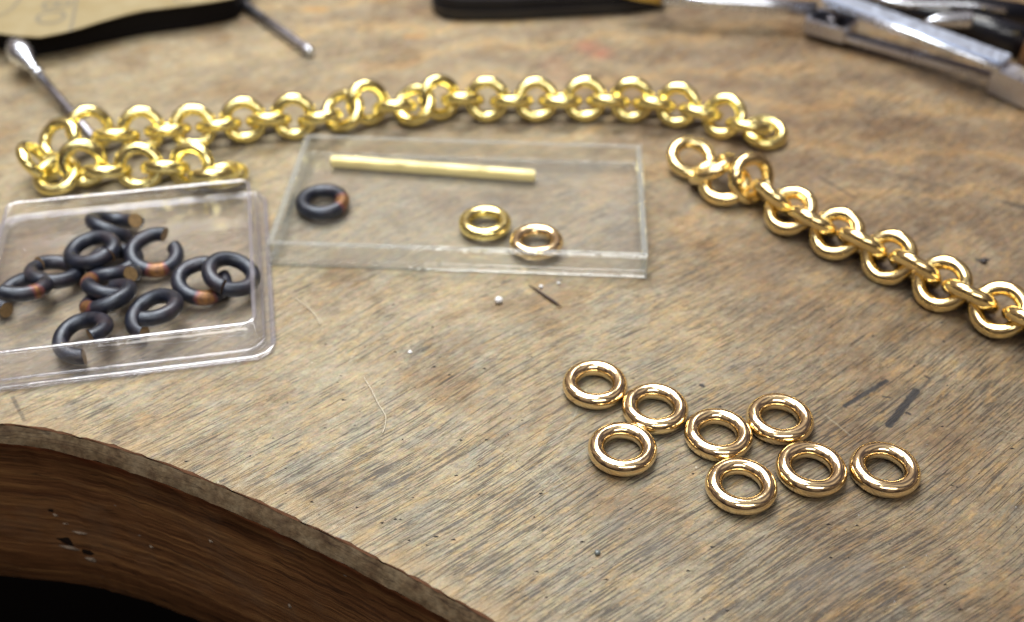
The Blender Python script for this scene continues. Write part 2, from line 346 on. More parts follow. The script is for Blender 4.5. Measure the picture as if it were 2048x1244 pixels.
def ring_mesh(D, wire, seed=0, wob=.012, nu=112, nv=36, tall=1.):
    r = random.Random(seed); bm = bmesh.new(); Rm = (D-wire)/2; rw = wire/2
    ph = [r.uniform(0, 6.28) for _ in range(6)]; rows = []
    for i in range(nu):
        a = 2*math.pi*i/nu
        dr = wob*(math.sin(2*a+ph[0])+.5*math.sin(3*a+ph[1])+.35*math.sin(7*a+ph[2])) * rw
        dw = 1+wob*(.8*math.sin(3*a+ph[3])+.8*math.sin(5*a+ph[4]))
        rows.append([bm.verts.new(((Rm+dr+rw*dw*math.cos(b))*math.cos(a), (Rm+dr+rw*dw*math.cos(b))*math.sin(a), tall*rw*dw*math.sin(b)))
                     for b in (2*math.pi*j/nv for j in range(nv))])
    for i in range(nu):
        for j in range(nv):
            bm.faces.new((rows[i][j], rows[(i+1) % nu][j], rows[(i+1) % nu][(j+1) % nv], rows[i][(j+1) % nv]))
    return from_bm('ring', bm)

def tube(pts, rad, name='tube', seg=20, caps=True):
    """swept round bar, radius per point"""
    pts = [Vector(p) for p in pts]; rad = rad if isinstance(rad, (list, tuple)) else [rad]*len(pts)
    bm = bmesh.new(); rows = []; n = None
    for i, p in enumerate(pts):
        t = (pts[min(i+1, len(pts)-1)]-pts[max(i-1, 0)]).normalized()
        if n is None: n = t.orthogonal().normalized()
        n = (n - t*n.dot(t)).normalized(); b = t.cross(n)
        rows.append([bm.verts.new(p+(n*math.cos(2*math.pi*k/seg)+b*math.sin(2*math.pi*k/seg))*rad[i]) for k in range(seg)])
    for a, c in zip(rows, rows[1:]):
        for k in range(seg): bm.faces.new((a[k], a[(k+1) % seg], c[(k+1) % seg], c[k]))
    if caps: bm.faces.new(rows[0][::-1]); bm.faces.new(rows[-1])
    me = from_bm(name, bm)
    for p in me.polygons:
        if len(p.vertices) > 4: p.use_smooth = False
    return me

def prism(poly, z0, z1, name='slab', bev=.0, segs=2):
    bm = bmesh.new(); vs = [bm.verts.new((x, y, z0)) for x, y in poly]; f = bm.faces.new(vs)
    if f.normal.z > 0: f.normal_flip()
    r = bmesh.ops.extrude_face_region(bm, geom=[f]); bmesh.ops.translate(bm, vec=(0, 0, z1-z0), verts=[v for v in r['geom'] if isinstance(v, bmesh.types.BMVert)])
    bmesh.ops.recalc_face_normals(bm, faces=bm.faces)
    if bev: bmesh.ops.bevel(bm, geom=[e for e in bm.edges], offset=bev, segments=segs, affect='EDGES', clamp_overlap=True)
    me = from_bm(name, bm, False)
    return me

def bar(a, b, w, t, name='bar', bev=.03, w2=None):
    """flat bar between two points, w wide across, t thick upwards"""
    a, b = Vector(a), Vector(b); d = (b-a); L = d.length; w2 = w2 or w
    me = prism([(0, -w/2), (L, -w2/2), (L, w2/2), (0, w/2)], -t/2, t/2, name, bev)
    x = d.normalized(); y = Vector((0, 0, 1)).cross(x).normalized(); z = x.cross(y)
    m = Matrix((x, y, z)).transposed().to_4x4(); m.translation = a; me.transform(m); return me

# ------------------------------------------------------------------ bench
FLOOR = plain('workshop_floor', (.0025, .002, .002), .9, .02)
bm = bmesh.new(); f = bm.faces.new([bm.verts.new(p) for p in ((-200, -160, -80), (200, -160, -80), (200, 260, -80), (-200, 260, -80))])
tag(link('floor', from_bm('floor', bm, False), FLOOR), kind='structure')

ctrl = [(-22, 12.6), (-17, 14.6), (-13, 15.32), (-9.12, 15.08), (-7.22, 14.63), (-5.3, 13.83), (-3.1, 12.68), (-1.49, 11.72), (-.15, 10.85), (2.2, 9.2), (5.5, 6.3), (8.5, 3), (10.5, -1)]
def spline(P_, n):
    out = []
    P_ = [Vector(p) for p in P_]; Q = [P_[0]*2-P_[1]]+P_+[P_[-1]*2-P_[-2]]
    for i in range(1, len(Q)-2):
        for k in range(n):
            t = k/n; a, b, c, d = Q[i-1:i+3]
            out.append(.5*((2*b)+(c-a)*t+(2*a-5*b+4*c-d)*t*t+(3*b-a-3*c+d)*t**3))
    out.append(Q[-2]); return out
edge = spline(ctrl, 14)
nrm = []
for i, p in enumerate(edge):
    t = (edge[min(i+1, len(edge)-1)]-edge[max(i-1, 0)]).normalized(); nrm.append(Vector((t.y, -t.x)))     # points out of the bench
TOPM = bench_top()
LIP = bench_side('grey_brown_lip', (.060, .034, .018), (.110, .074, .040), (.160, .120, .072), 2.2, 3.5, .5, (.14, .105, .07))
SIDE = bench_side('dark_varnished_side', (.095, .038, .017), (.19, .085, .032), (.31, .155, .055), .30, 6, .35, (.19, .135, .09), (.16, .042, .014))
bench = root('workbench', (0, 20, 0), "worn wooden jeweller's bench with a curved cut-out front edge, carrying the trays, chains and rings", 'workbench')
jit = lambda i, s: s*(math.sin(i*1.7)+math.sin(i*.61+1)+.7*math.sin(i*3.3+2))
bm = bmesh.new(); lay = bm.verts.layers.float.new('edge_wear')
e0 = [bm.verts.new((p.x+n.x*jit(i, .012), p.y+n.y*jit(i, .012), 0)) for i, (p, n) in enumerate(zip(edge, nrm))]
e1 = [bm.verts.new((p.x-n.x*.6, p.y-n.y*.6, 0)) for p, n in zip(edge, nrm)]
for v in e0: v[lay] = 1
for i in range(len(e0)-1): bm.faces.new((e0[i], e0[i+1], e1[i+1], e1[i]))
cor = [bm.verts.new(p) for p in ((34, -1, 0), (34, 62, 0), (-34, 62, 0), (-34, 12.6, 0))]
bm.faces.new(e1+cor); bm.faces.new((e0[-1], cor[0], e1[-1])); bm.faces.new((e0[0], e1[0], cor[3]))
bmesh.ops.triangulate(bm, faces=[f for f in bm.faces if len(f.verts) > 4])
bmesh.ops.recalc_face_normals(bm, faces=bm.faces)
me = from_bm('tabletop', bm, False)
if me.polygons[0].normal.z < 0: me.flip_normals()
def put(o, parent):
    o.parent = parent; o.matrix_parent_inverse = (Matrix.Translation(parent.location) @ parent.rotation_euler.to_matrix().to_4x4()).inverted(); return o
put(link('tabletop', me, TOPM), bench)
def strip(name, prof, mat, n=1):
    """profile of (out, z) swept along the edge with a uv in centimetres"""
    bm = bmesh.new(); uvl = bm.loops.layers.uv.new('UVMap'); s = 0; rows = []; ss = []
    for i, (p, nn) in enumerate(zip(edge, nrm)):
        if i: s += (p-edge[i-1]).length
        ss.append(s); rows.append([bm.verts.new((p.x+nn.x*(o+jit(i+k*7, .006)), p.y+nn.y*(o+jit(i+k*7, .006)), z+jit(i*1.3+k*3, .006)*(k > 0))) for k, (o, z) in enumerate(prof)])
    vv = [0]
    for a, b in zip(prof, prof[1:]): vv.append(vv[-1]+math.dist(a, b))
    for i in range(len(rows)-1):
        for k in range(len(prof)-1):
            f = bm.faces.new((rows[i][k], rows[i][k+1], rows[i+1][k+1], rows[i+1][k]))
            for l, (a, b) in zip(f.loops, ((i, k), (i, k+1), (i+1, k+1), (i+1, k))): l[uvl].uv = (ss[a], vv[b])
    bmesh.ops.recalc_face_normals(bm, faces=bm.faces)
    return put(link(name, from_bm(name, bm, True), mat), bench)
strip('edge_seam', [(-.004, .0012), (.012, -.012), (.022, -.028)], plain('red_brown_seam', (.13, .062, .034), .8, .1))
strip('edge_lip', [(.022, -.028), (.10, -.12), (.17, -.22), (.21, -.30)], LIP)
strip('front_side', [(.21, -.30), (.21, -.36), (.18, -.44), (.19, -1.2), (.21, -2.2), (.20, -3.2), (.20, -4.22), (.12, -4.32), (-1.5, -4.34)], SIDE)
# chips: knocked out knot in the side, with pale broken rims
def side_point(px, py, out=.205):
    best = None
    for k in range(400):
        z = -.5-k*.009; q = at(px, py, z)
        j = min(range(len(edge)), key=lambda i: (edge[i]+nrm[i]*out-q.xy).length)
        d = abs((q.xy-(edge[j]+nrm[j]*out)).dot(nrm[j]))
        if best is None or d < best[0]: best = (d, q, nrm[j])
    return best[1], best[2]
CHIP = plain('splintered_wood', (.26, .20, .15), .8, .3, .5, 9)
HOLE = plain('gouge_shadowed_wood', (.020, .012, .009), .9, .1)
for (px, py, w, h, m) in ((140, 1083, .30, .13, HOLE), (142, 1096, .26, .07, CHIP), (172, 1104, .22, .08, HOLE), (182, 1119, .15, .075, CHIP), (108, 1022, .18, .06, HOLE), (112, 1030, .07, .04, CHIP), (131, 1046, .10, .03, CHIP), (160, 1065, .25, .03, CHIP), (303, 1093, .05, .03, CHIP), (422, 1082, .06, .03, CHIP), (580, 1212, .05, .06, CHIP)):
    q, n = side_point(px, py); n3 = Vector((n.x, n.y, 0)); t3 = Vector((-n.y, n.x, 0))
    bm = bmesh.new(); r = random.Random(px); ce = bm.verts.new(n3*(.035 if m is CHIP else .006)); ring = []
    for k in range(11):
        a = 2*math.pi*k/11; s = r.uniform(.7, 1.15); ring.append(bm.verts.new(t3*math.cos(a)*w*s+Vector((0, 0, 1))*math.sin(a)*h*s+n3*.003))
    for k in range(11): bm.faces.new((ce, ring[k], ring[(k+1) % 11]))
    bmesh.ops.recalc_face_normals(bm, faces=bm.faces)
    o = link('splintered_chip' if m is CHIP else 'gouge', from_bm('chip', bm, False), m); o.location = q; put(o, bench)

# ------------------------------------------------------------------ the eight polished rings in front
RD, RW = 1.2, .29
front = [((1190, 770), 'polished gold ring lying furthest left and at the back of the loose cluster'),
         ((1310, 818), 'polished gold ring second from the left at the back of the cluster, touching three others'),
         ((1245, 899), 'polished gold ring at the front left of the cluster, below the first two'),
         ((1436, 870), 'polished gold ring in the middle of the cluster, touching four neighbours round it'),
         ((1559, 839), 'polished gold ring at the back right of the cluster, nearest the two dark marks'),
         ((1622, 939), 'polished gold ring between the frontmost ring and the rightmost ring of the cluster'),
         ((1482, 973), 'polished gold ring nearest the viewer, frontmost of the loose cluster'),
         ((1769, 940), 'polished gold ring at the far right end of the loose cluster on the bare wood')]
GR = 'polished gold rings lying loose on the bench'
cent = [at(*p, RW/2).xy for p, _ in front]
for it in range(60):                                   # let neighbours touch rather than overlap
    for i in range(8):
        for j in range(i):
            d = cent[i]-cent[j]; L = d.length
            if L < RD*1.002: d = d/L*(RD*1.002-L)/2; cent[i] = cent[i]+d; cent[j] = cent[j]-d
for i, ((p, lab), c) in enumerate(zip(front, cent)):
    o = link('gold_ring', ring_mesh(RD, RW, i+20, .015, tall=1.05), GOLD_RING); o.location = (c.x, c.y, RW*.525+.006); o.rotation_euler.z = i*1.3
    tag(o, lab, 'ring', GR)

# ------------------------------------------------------------------ chains
CD, CW = 1.12, .28
VAR = [ring_mesh(CD, CW, s, .02, 88, 28) for s in range(5)]
VAR2 = [ring_mesh(1.18, .295, s, .02, 88, 28) for s in range(5, 10)]
for m in VAR: m.materials.append(GOLD_CHAIN)
for m in VAR2: m.materials.append(GOLD_CHAIN2)
RM = (CD-CW)/2
def place_link(var, c, nrm_, parent, i, name='link'):
    o = link(name, var[i % len(var)], None, parent)
    q = nrm_.normalized().to_track_quat('Z', 'Y') @ Quaternion((0, 0, 1), i*2.1)
    tilt = math.acos(min(1, abs(nrm_.normalized().z)))
    zmin = RM*math.sin(tilt)+CW/2+.003
    if c.z < zmin: c = Vector((c.x, c.y, zmin))
    o.rotation_mode = 'QUATERNION'; o.rotation_quaternion = q; o.location = c-parent.location; return o
HC = .46
def chain(name, links, label, var, first, lean=0):
    """links: (px, py, roll in degrees, height or None); a missing pixel means half way between its neighbours"""
    pos = []
    for l in links:
        pos.append(None if l[0] is None else at(l[0], l[1], l[3] if len(l) > 3 and l[3] else HC))
    for i, p in enumerate(pos):
        if p is None: pos[i] = (pos[i-1]+pos[i+1])/2
    rt_ = root(name, (pos[first].x, pos[first].y, 0), label, 'chain')
    for i, (p, l) in enumerate(zip(pos, links)):
        a, b = pos[max(i-1, 0)], pos[min(i+1, len(pos)-1)]
        if len(l) > 4: n = Vector(l[4])
        else:
            t = (b-a); t.z = 0; t.normalize()
            if t.x < 0: t = -t
            v = (Vector((0, 0, CAMH))-p).normalized(); nb = t.cross(v).normalized()
            if nb.z < 0: nb = -nb
            # links hang alternately on one side and the other of the chain's own line, as they came to rest
            n = nb if l[2] < 0 else (nb.cross(t) if nb.cross(t).y < 0 else -nb.cross(t))
            n = Quaternion(t, R(lean + 6*math.sin(i*2.3))) @ n
            if 0 < l[2] < 40: n = Quaternion(t, R(l[2])) @ Vector((0, 0, 1))
        place_link(var, p.copy(), n, rt_, i)
    return rt_
N = None
A_, B_ = 45, -45
c1 = [(1529, 265, 12, .22), (1497, 251, -50), (1448, 234, A_), (N, N, B_), (1355, 214, A_), (N, N, B_), (1263, 205, A_), (N, N, B_), (1169, 201, A_), (N, N, B_), (1072, 201, A_), (N, N, B_), (974, 203, A_), (924, 200, -52),
      (879, 195, 0, .56, (.42, -.75, .35)), (829, 210, 0, .42, (-.30, -.55, .80)), (790, 214, -60),
      (735, 205, 0, .56, (.42, -.75, .35)), (686, 221, 0, .42, (-.30, -.55, .80)), (640, 236, -60),
      (588, 238, A_), (N, N, B_), (488, 244, A_), (N, N, B_), (387, 256, A_), (N, N, B_), (284, 263, A_), (233, 272, B_),
      (180, 258, 0, .56, (.40, -.75, .42)), (120, 281, 0, .50, (-.30, -.62, .70)), (75, 324, 0, .50, (.75, .20, .60)),
      (115, 350, 0, .36, (-.10, -.34, .90)), (165, 326, 0, .58, (.22, -.85, .30)), (214, 342, B_),
      (279, 337, A_), (N, N, B_), (384, 336, A_), (427, 351, -40), (449, 352, 8, .20, (-.1, .12, 1))]
chain('gold_chain', c1, 'long lemon gold cable chain curving behind the trays and doubling back at the left', VAR, 10)
c2 = [(1383, 316, 0, .34, (.10, -.35, .90)), (1424, 338, 0, .48, (-.45, .35, .75)), (1450, 366, 0, .38, (-.18, -.38, .88)), (1503, 357, 0, .56, (.40, -.72, .45)), (1546, 398, B_),
      (1581, 421, A_), (N, N, B_), (1674, 467, A_), (N, N, B_), (1778, 514, A_), (N, N, B_), (1884, 567, A_), (N, N, B_), (2000, 619, A_), (N, N, B_), (2128, 676, A_), (N, N, B_), (2268, 738, A_), (N, N, B_), (2420, 800, A_)]
chain('gold_chain', c2, 'shorter warm gold cable chain running down to the right edge from beside the acrylic tray', VAR2, 7, -10)

# ------------------------------------------------------------------ acrylic tray in the middle
t1 = root('acrylic_tray', (-1.05, 21.75, 0), 'shallow oblong clear acrylic tray with square corners and greenish edges, holding a gold rod', 'tray', rot=-.048)
LX, LY, TH, TK = 7.85, 4.35, .57, .13
def tbox(x0, x1, y0, y1, z0, z1, mat, name, bev=.02, skew=0):
    me = prism([(x0, y0), (x1, y0), (x1, y1), (x0, y1)], z0, z1, name, bev, 1); o = link(name, me, mat, t1); return o
hx, hy = LX/2, LY/2
tbox(-hx, hx, -hy, hy, .003, .09, CLEAR_GREEN, 'tray_floor', .015)
tbox(-hx, hx, -hy, -hy+TK, .093, TH-.045, CLEAR_GREEN, 'front_wall')
tbox(-hx, hx, hy-TK, hy, .093, TH-.045, CLEAR_GREEN, 'back_wall')
tbox(-hx, -hx+TK*1.3, -hy+TK+.003, hy-TK-.003, .093, TH-.045, CLEAR_GREEN_EDGE, 'left_wall')
tbox(hx-TK, hx, -hy+TK+.003, hy-TK-.003, .093, TH-.045, CLEAR_GREEN_EDGE, 'right_wall')
def frame(name, hx, hy, k, z0, z1, mat, parent, rad=.0, segs=1):
    def rr(hx, hy, r):
        if r <= 0: return [(hx, -hy), (hx, hy), (-hx, hy), (-hx, -hy)]
        out = []
        for cx, cy, a0 in ((hx-r, -hy+r, -90), (hx-r, hy-r, 0), (-hx+r, hy-r, 90), (-hx+r, -hy+r, 180)):
            out += [(cx+r*math.cos(R(a0+90*j/segs)), cy+r*math.sin(R(a0+90*j/segs))) for j in range(segs+1)]
        return out
    o_, i_ = rr(hx, hy, rad), rr(hx-k, hy-k, max(rad-k, .02) if rad else 0)
    bm = bmesh.new(); lv = [[bm.verts.new((x, y, z)) for x, y in P_] for P_, z in ((o_, z0), (o_, z1), (i_, z1), (i_, z0))]; n = len(o_)
    for a in range(4):
        for j in range(n): bm.faces.new((lv[a][j], lv[a][(j+1) % n], lv[(a+1) % 4][(j+1) % n], lv[(a+1) % 4][j]))
    bmesh.ops.recalc_face_normals(bm, faces=bm.faces)
    bmesh.ops.bevel(bm, geom=bm.edges[:], offset=.012, segments=1, affect='EDGES', clamp_overlap=True)
    return link(name, from_bm(name, bm, segs > 1), mat, parent)
frame('rim', hx+.004, hy+.004, TK+.01, TH-.043, TH, CLEAR_GREEN_EDGE, t1)
frame('foot_edge', hx+.012, hy+.012, .05, .002, .055, CLEAR_GREEN_EDGE, t1)

FL = .093
a, b = at(662, 320, FL+.13), at(1070, 350, FL+.13)
me = bar((0, 0, 0), (b-a).length*Vector((1, 0, 0)), .23, .21, 'rod', .03)
o = link('gold_rod', me, GOLD_ROD); o.location = (a.x, a.y, FL+.107); o.rotation_euler.z = math.atan2(b.y-a.y, b.x-a.x)
tag(o, 'straight square gold rod lying along the back of the acrylic tray', 'rod')
for (px, py), mt, lab, sd in (((970, 445), GOLD_CHAIN, 'yellow gold ring in the acrylic tray, left of the pinker one', 31), ((1073, 483), GOLD_RING, 'rose gold ring in the acrylic tray touching its front wall', 32)):
    c = at(px, py, FL+.15); o = link('gold_ring', ring_mesh(1.14, .29, sd, .025), mt); o.location = (c.x, c.y, FL+.138)
    tag(o, lab, 'ring', 'gold rings in the acrylic tray')

# ------------------------------------------------------------------ polystyrene tray at the left
ang = R(11.2); ux, uy = Vector((math.cos(ang), math.sin(ang))), Vector((-math.sin(ang), math.cos(ang)))
cr = Vector((-4.45, 16.88)); S2 = 2.88
c2_ = cr - ux*S2 + uy*S2*.985
t2 = root('plastic_tray', (c2_.x, c2_.y, 0), 'clear square polystyrene tray with rounded corners and a violet edge, full of blackened rings', 'tray', rot=ang)
def rrect(h, r, n=7, hy=None):
    hy = hy or h; out = []
    for cx, cy, a0 in ((h-r, -hy+r, -90), (h-r, hy-r, 0), (-h+r, hy-r, 90), (-h+r, -hy+r, 180)):
        out += [(cx+r*math.cos(R(a0+90*j/n)), cy+r*math.sin(R(a0+90*j/n))) for j in range(n+1)]
    return out
bm = bmesh.new(); prof = [(S2-.17, .42, .085), (S2-.24, .36, .30), (S2-.32, .26, .62), (S2-.38, .22, .62), (S2-.31, .30, .28), (S2-.26, .34, .085)]
rows = [[bm.verts.new((x, y, z)) for x, y in rrect(h, r)] for h, r, z in prof]
for a, b in zip(rows, rows[1:]):
    for k in range(len(a)): bm.faces.new((a[k], a[(k+1) % len(a)], b[(k+1) % len(a)], b[k]))
bmesh.ops.recalc_face_normals(bm, faces=bm.faces); link('tray_wall', from_bm('tray_wall', bm), CLEAR_VIOLET, t2)
link('tray_floor', prism(rrect(S2-.06, .42), .02, .082, 'tray_floor', 0), CLEAR_VIOLET, t2)
frame('rim', S2-.30, S2-.34, .09, .62, .655, CLEAR_VIOLET_EDGE, t2, .25, 7)
frame('foot_edge', S2, S2, .10, .004, .105, CLEAR_VIOLET_EDGE, t2, .46, 7)
bead = [((x, y, .10)) for x, y in rrect(S2-.02, .44)]
frame('inner_ridge', S2-.20, S2-.20, .05, .084, .13, CLEAR_VIOLET_EDGE, t2, .40, 7)

# open blackened rings: gap at local angle 0, ends offset along the axis
def open_ring(D, wire, gap, lift, sd, spread=0.):
    r = random.Random(sd); bm = bmesh.new(); nu, nv = 80, 26; Rm = (D-wire)/2; rw = wire/2; rows = []
    for i in range(nu+1):
        s = i/nu; a = gap/2+(2*math.pi-gap)*s; z = lift*(s-.5)*abs(2*s-1)**.6; rr = Rm+spread*(abs(2*s-1)**3)+.008*math.sin(3*a+sd)
        rows.append([bm.verts.new(((rr+rw*math.cos(b))*math.cos(a), (rr+rw*math.cos(b))*math.sin(a), z+rw*math.sin(b))) for b in (2*math.pi*j/nv for j in range(nv))])
    for i in range(nu):
        for j in range(nv): bm.faces.new((rows[i][j], rows[i+1][j], rows[i+1][(j+1) % nv], rows[i][(j+1) % nv]))
    f1 = bm.faces.new(rows[0]); f2 = bm.faces.new(rows[-1][::-1]); f1.material_index = f2.material_index = 1
    me = from_bm('open_ring', bm); me.materials.append(OXIDE); me.materials.append(CUT)
    for p in me.polygons:
        if len(p.vertices) > 4: p.use_smooth = False
    return me
OG = 'sawn open blackened rings in the plastic tray'
# px, py, height, gap direction deg, tilt axis azimuth deg, tilt deg, gap, lift, patch azimuth or None, label
DK = [   # px, py, height, gap direction, axis, gap, lift, spread, patch direction, label
 (228, 452, .36, -22, (.22, .50, .84), .34, -.36, .03, None, 'black open ring at the back of the pile, its bare sawn end facing the viewer'),
 (185, 500, .50, -28, (-.12, -.02, 1), .07, .05, 0, None, 'nearly closed black ring lying on top of the pile, thin gold slit at its right'),
 (109, 545, .33, 150, (.12, .22, .96), .06, .05, 0, None, 'black ring leaning at the left of the pile, its front side dusty grey'),
 (50, 586, .32, 243, (-.08, .12, .98), .16, -.42, .05, -38, 'black open ring nearest the left edge of the photo, ends twisted apart'),
 (230, 528, .23, 60, (0, 0, 1), .10, .10, 0, None, 'black ring mostly hidden under the middle of the pile'),
 (222, 563, .46, -25, (.02, .36, .93), .40, -.40, .02, 185, 'black open ring mid-pile with a round bare sawn end showing in front'),
 (219, 606, .31, 100, (-.30, .24, .92), .10, .08, 0, 232, 'black ring at the front of the pile with a red and gold bare patch'),
 (309, 511, .33, 60, (.10, -.22, .97), .42, -.24, .02, -72, 'bluish black open ring at the right of the pile, gap facing the back'),
 (404, 570, .27, 52, (.12, -.12, .98), .36, -.20, .03, -70, 'black open ring under another at the right of the tray, long coppery patch in front'),
 (462, 548, .50, -98, (.32, -.05, .94), .05, .04, 0, None, 'black closed ring resting on an open one at the right end of the tray'),
 (311, 631, .32, 257, (-.16, .0, .98), .16, -.38, .05, None, 'black open ring alone near the front of the tray, right of the frontmost one'),
 (168, 678, .28, -62, (-.12, .02, .98), .52, -.36, .04, None, 'black open ring frontmost in the tray, gap facing the front right'),
]
for i, (px, py, h, ga, ax, gap, lift, spread, patch, lab) in enumerate(DK):
    c = at(px, py, h); o = link('blackened_ring', open_ring(1.18, .31, gap, lift, i, spread))
    n = Vector(ax).normalized()
    q = Vector((0, 0, 1)).rotation_difference(n) @ Quaternion((0, 0, 1), R(ga)); o.rotation_mode = 'QUATERNION'; o.rotation_quaternion = q
    zl = min((q @ v.co).z for v in o.data.vertices); o.location = (c.x, c.y, max(h, .088-zl))
    o['patch_angle'] = R((patch-ga+180) % 360-180) if patch is not None else 0.; o['patch_size'] = (.12 if i == 3 else .32) if patch is not None else 0.
    tag(o, lab, 'ring', OG)
c = at(645, 404, FL+.14); me = ring_mesh(1.2, .315, 55, .01); me.materials.append(OXIDE)
o = link('blackened_ring', me); o.location = (c.x, c.y, FL+.145); o['patch_angle'] = R(-8.); o['patch_size'] = .42
tag(o, 'closed blackened ring alone in the acrylic tray, coppery patch on its right side', 'ring')

# ------------------------------------------------------------------ pad at the back left
def pad():
    H = .75
    top = [(-60, 60), (-10, 67), (40, 74), (80, 76), (120, 68), (160, 58), (200, 45), (250, 31), (290, 22), (330, 17), (380, 11), (430, 4), (468, -3)]
    P_ = [at(x, y, H).xy for x, y in top]
    rr = root('drawing_pad', (P_[4].x, P_[4].y+1, 0), 'black board pad with a buff printed paper sheet on top, at the back left corner', 'pad')
    far = [P_[-1]+Vector((.5, 5.5)), P_[0]+Vector((-1, 8))]
    o = link('paper_sheet', prism([tuple(p) for p in P_+far], H, H+.03, 'sheet', 0), PAPER); put(o, rr)
    base = [(-60, 92), (-10, 98), (72, 114), (130, 104), (200, 88), (290, 70), (380, 58), (452, 45), (478, 36)]
    B = [at(x, y, 0).xy for x, y in base]
    B2 = [at(x, y-6 if i < 7 else y-8, H-.08).xy + Vector((0, .0)) for i, (x, y) in enumerate(top)]
    o = link('black_board', prism([tuple(p) for p in B+[B[-1]+Vector((.4, 5.6)), B[0]+Vector((-1, 8))]], .004, H-.004, 'board', .04), BLACK); put(o, rr)
    def stroke(pts, w):
        bm = bmesh.new(); Q = [at(x, y, H+.034) for x, y in pts]; L, Rr = [], []
        for i, q in enumerate(Q):
            t = (Q[min(i+1, len(Q)-1)]-Q[max(i-1, 0)]); t.z = 0; t.normalize(); n = Vector((-t.y, t.x, 0))*w/2
            L.append(bm.verts.new(q+n)); Rr.append(bm.verts.new(q-n))
        for i in range(len(Q)-1): bm.faces.new((L[i], Rr[i], Rr[i+1], L[i+1]))
        bmesh.ops.recalc_face_normals(bm, faces=bm.faces); me = from_bm('stroke', bm, False)
        if me.polygons[0].normal.z < 0: me.flip_normals()
        put(link('printed_line', me, INK), rr)
    stroke([(45, -12), (36, 3), (24, 17), (10, 26), (-6, 33)], .09)
    stroke([(155, -12), (151, 10), (148, 28), (144, 48), (141, 62)], .09)
    stroke([(345, -10), (352, 3), (372, 4), (380, -6)], .07)
    cu = bpy.data.curves.new('t', 'FONT'); cu.body = 'BO'; cu.size = 1.15; cu.align_x = 'CENTER'; cu.align_y = 'CENTER'; cu.offset = .004
    tmp = bpy.data.objects.new('t', cu); COL.objects.link(tmp); bpy.context.view_layer.update()
    me = bpy.data.meshes.new_from_object(tmp.evaluated_get(bpy.context.evaluated_depsgraph_get())); bpy.data.objects.remove(tmp)
    me.materials.clear(); o = link('printed_lettering', me, INK); q = at(103, 24, H+.036); o.location = q; o.rotation_euler.z = R(-84); put(o, rr)
pad()

# ------------------------------------------------------------------ steel pins at the back left
def lathe_along(a, b, prof, name):
    a, b = Vector(a), Vector(b); L = (b-a).length; d = (b-a)/L
    return tube([a+d*s*L for s, r in prof], [r for s, r in prof], name, 28)
a, b = at(36, 100, .62), at(142, 224, .20)
rr = root('ball_headed_punch', (a.x, a.y, 0), 'slim steel punch with a bright flared head, its shaft reaching the chain at the left', 'punch')
put(link('head', lathe_along(a, b, [(-.10, .05), (-.09, .20), (-.06, .24), (-.04, .22), (-.02, .30), (.05, .34), (.12, .30), (.20, .20), (.30, .13), (.36, .10)], 'head'), CHROME), rr)
put(link('collar', lathe_along(a, b, [(.36, .10), (.365, .15), (.41, .155), (.42, .11)], 'collar'), CHROME), rr)
put(link('shaft', lathe_along(a, b, [(.42, .105), (.7, .11), (1.1, .12), (1.6, .10)], 'shaft'), STEEL_DARK), rr)
a, b = at(455, -14, .16), at(620, 103, .14)
d = (b-a).normalized(); rr = root('steel_pin', (b.x, b.y, 0), 'straight dark steel pin lying beside the corner of the black pad', 'pin')
put(link('shaft', tube([a-d*3, b-d*.12, b], [.14, .14, .135], 'shaft', 24), STEEL), rr)
put(link('tip', tube([b+d*.002, b+d*.06, b+d*.085], [.13, .11, .05], 'tip', 24), CHROME), rr)

# ------------------------------------------------------------------ black case at the back
P_ = []
for cx, cy, a0 in ((-2.2, 32.3, 180), (6.2, 32.5, 270)):
    P_ += [(cx+1.0*math.cos(R(a0+15*j)), cy+1.0*math.sin(R(a0+15*j))) for j in range(7)]
q0, q1 = at(862, 20, 0), at(1330, 20, 0)
X0 = q0.x; X1 = q1.x; yb = at(960, 44, 0).y; yb1 = at(1260, 30, 0).y
P_ = [(X0, yb+4.5), (X0, yb+.9), (X0+.12, yb+.45), (X0+.38, yb+.13), (X0+.85, yb), (X0+2.2, yb+.03), (X1-1.2, yb1), (X1, yb1+.35), (X1, yb+4.5)]
rr = root('black_case', ((X0+X1)/2, yb+2, 0), 'flat black case with a rounded corner, cut off by the top edge of the photo', 'case')
put(link('case_body', prism(P_, .004, .42, 'case', .06, 2), BLACK_GLOSS), rr)
put(link('case_lid', prism([(x*.99+((X0+X1)/2)*.01, y+.06) for x, y in P_], .424, .62, 'lid', .06, 2), BLACK_GLOSS), rr)

# ------------------------------------------------------------------ locking tweezers at the back right
rr = root('locking_tweezers', (at(1660, 60).x, at(1660, 60).y, 0), 'steel locking tweezers with crossed flat arms and a screw, lying at the back right', 'tweezers')
def P3(x, y, h): return at(x, y, h)
put(link('tip_shaft', tube([P3(1325, -3, .75), P3(1420, 4, .75), P3(1520, 9, .72), P3(1632, 18, .66)], [.17, .19, .21, .21], 'tip_shaft', 24), CHROME), rr)
put(link('brass_tip', tube([P3(1240, -12, .72), P3(1323, -3, .75)], [.10, .165], 'brass_tip', 20), BRASS), rr)
put(link('upper_arm', bar(P3(1655, -8, 1.0), P3(2012, 122, .95), .72, .14, 'upper_arm', .03, .66), ARM), rr)
put(link('arm_edge', tube([P3(1653, 8, .97), P3(1830, 72, .95), P3(2004, 140, .93)], [.085, .10, .085], 'arm_edge', 16), CHROME), rr)  # round bar added so the arm's lower edge catches the light
put(link('lower_arm', bar(P3(1690, 66, .42), P3(1985, 150, .40), .30, .12, 'lower_arm', .03), STEEL_DARK), rr)
put(link('lower_arm_edge', bar(P3(1690, 78, .36), P3(1982, 158, .34), .05, .14, 'lower_arm_edge', .01), STEEL), rr)
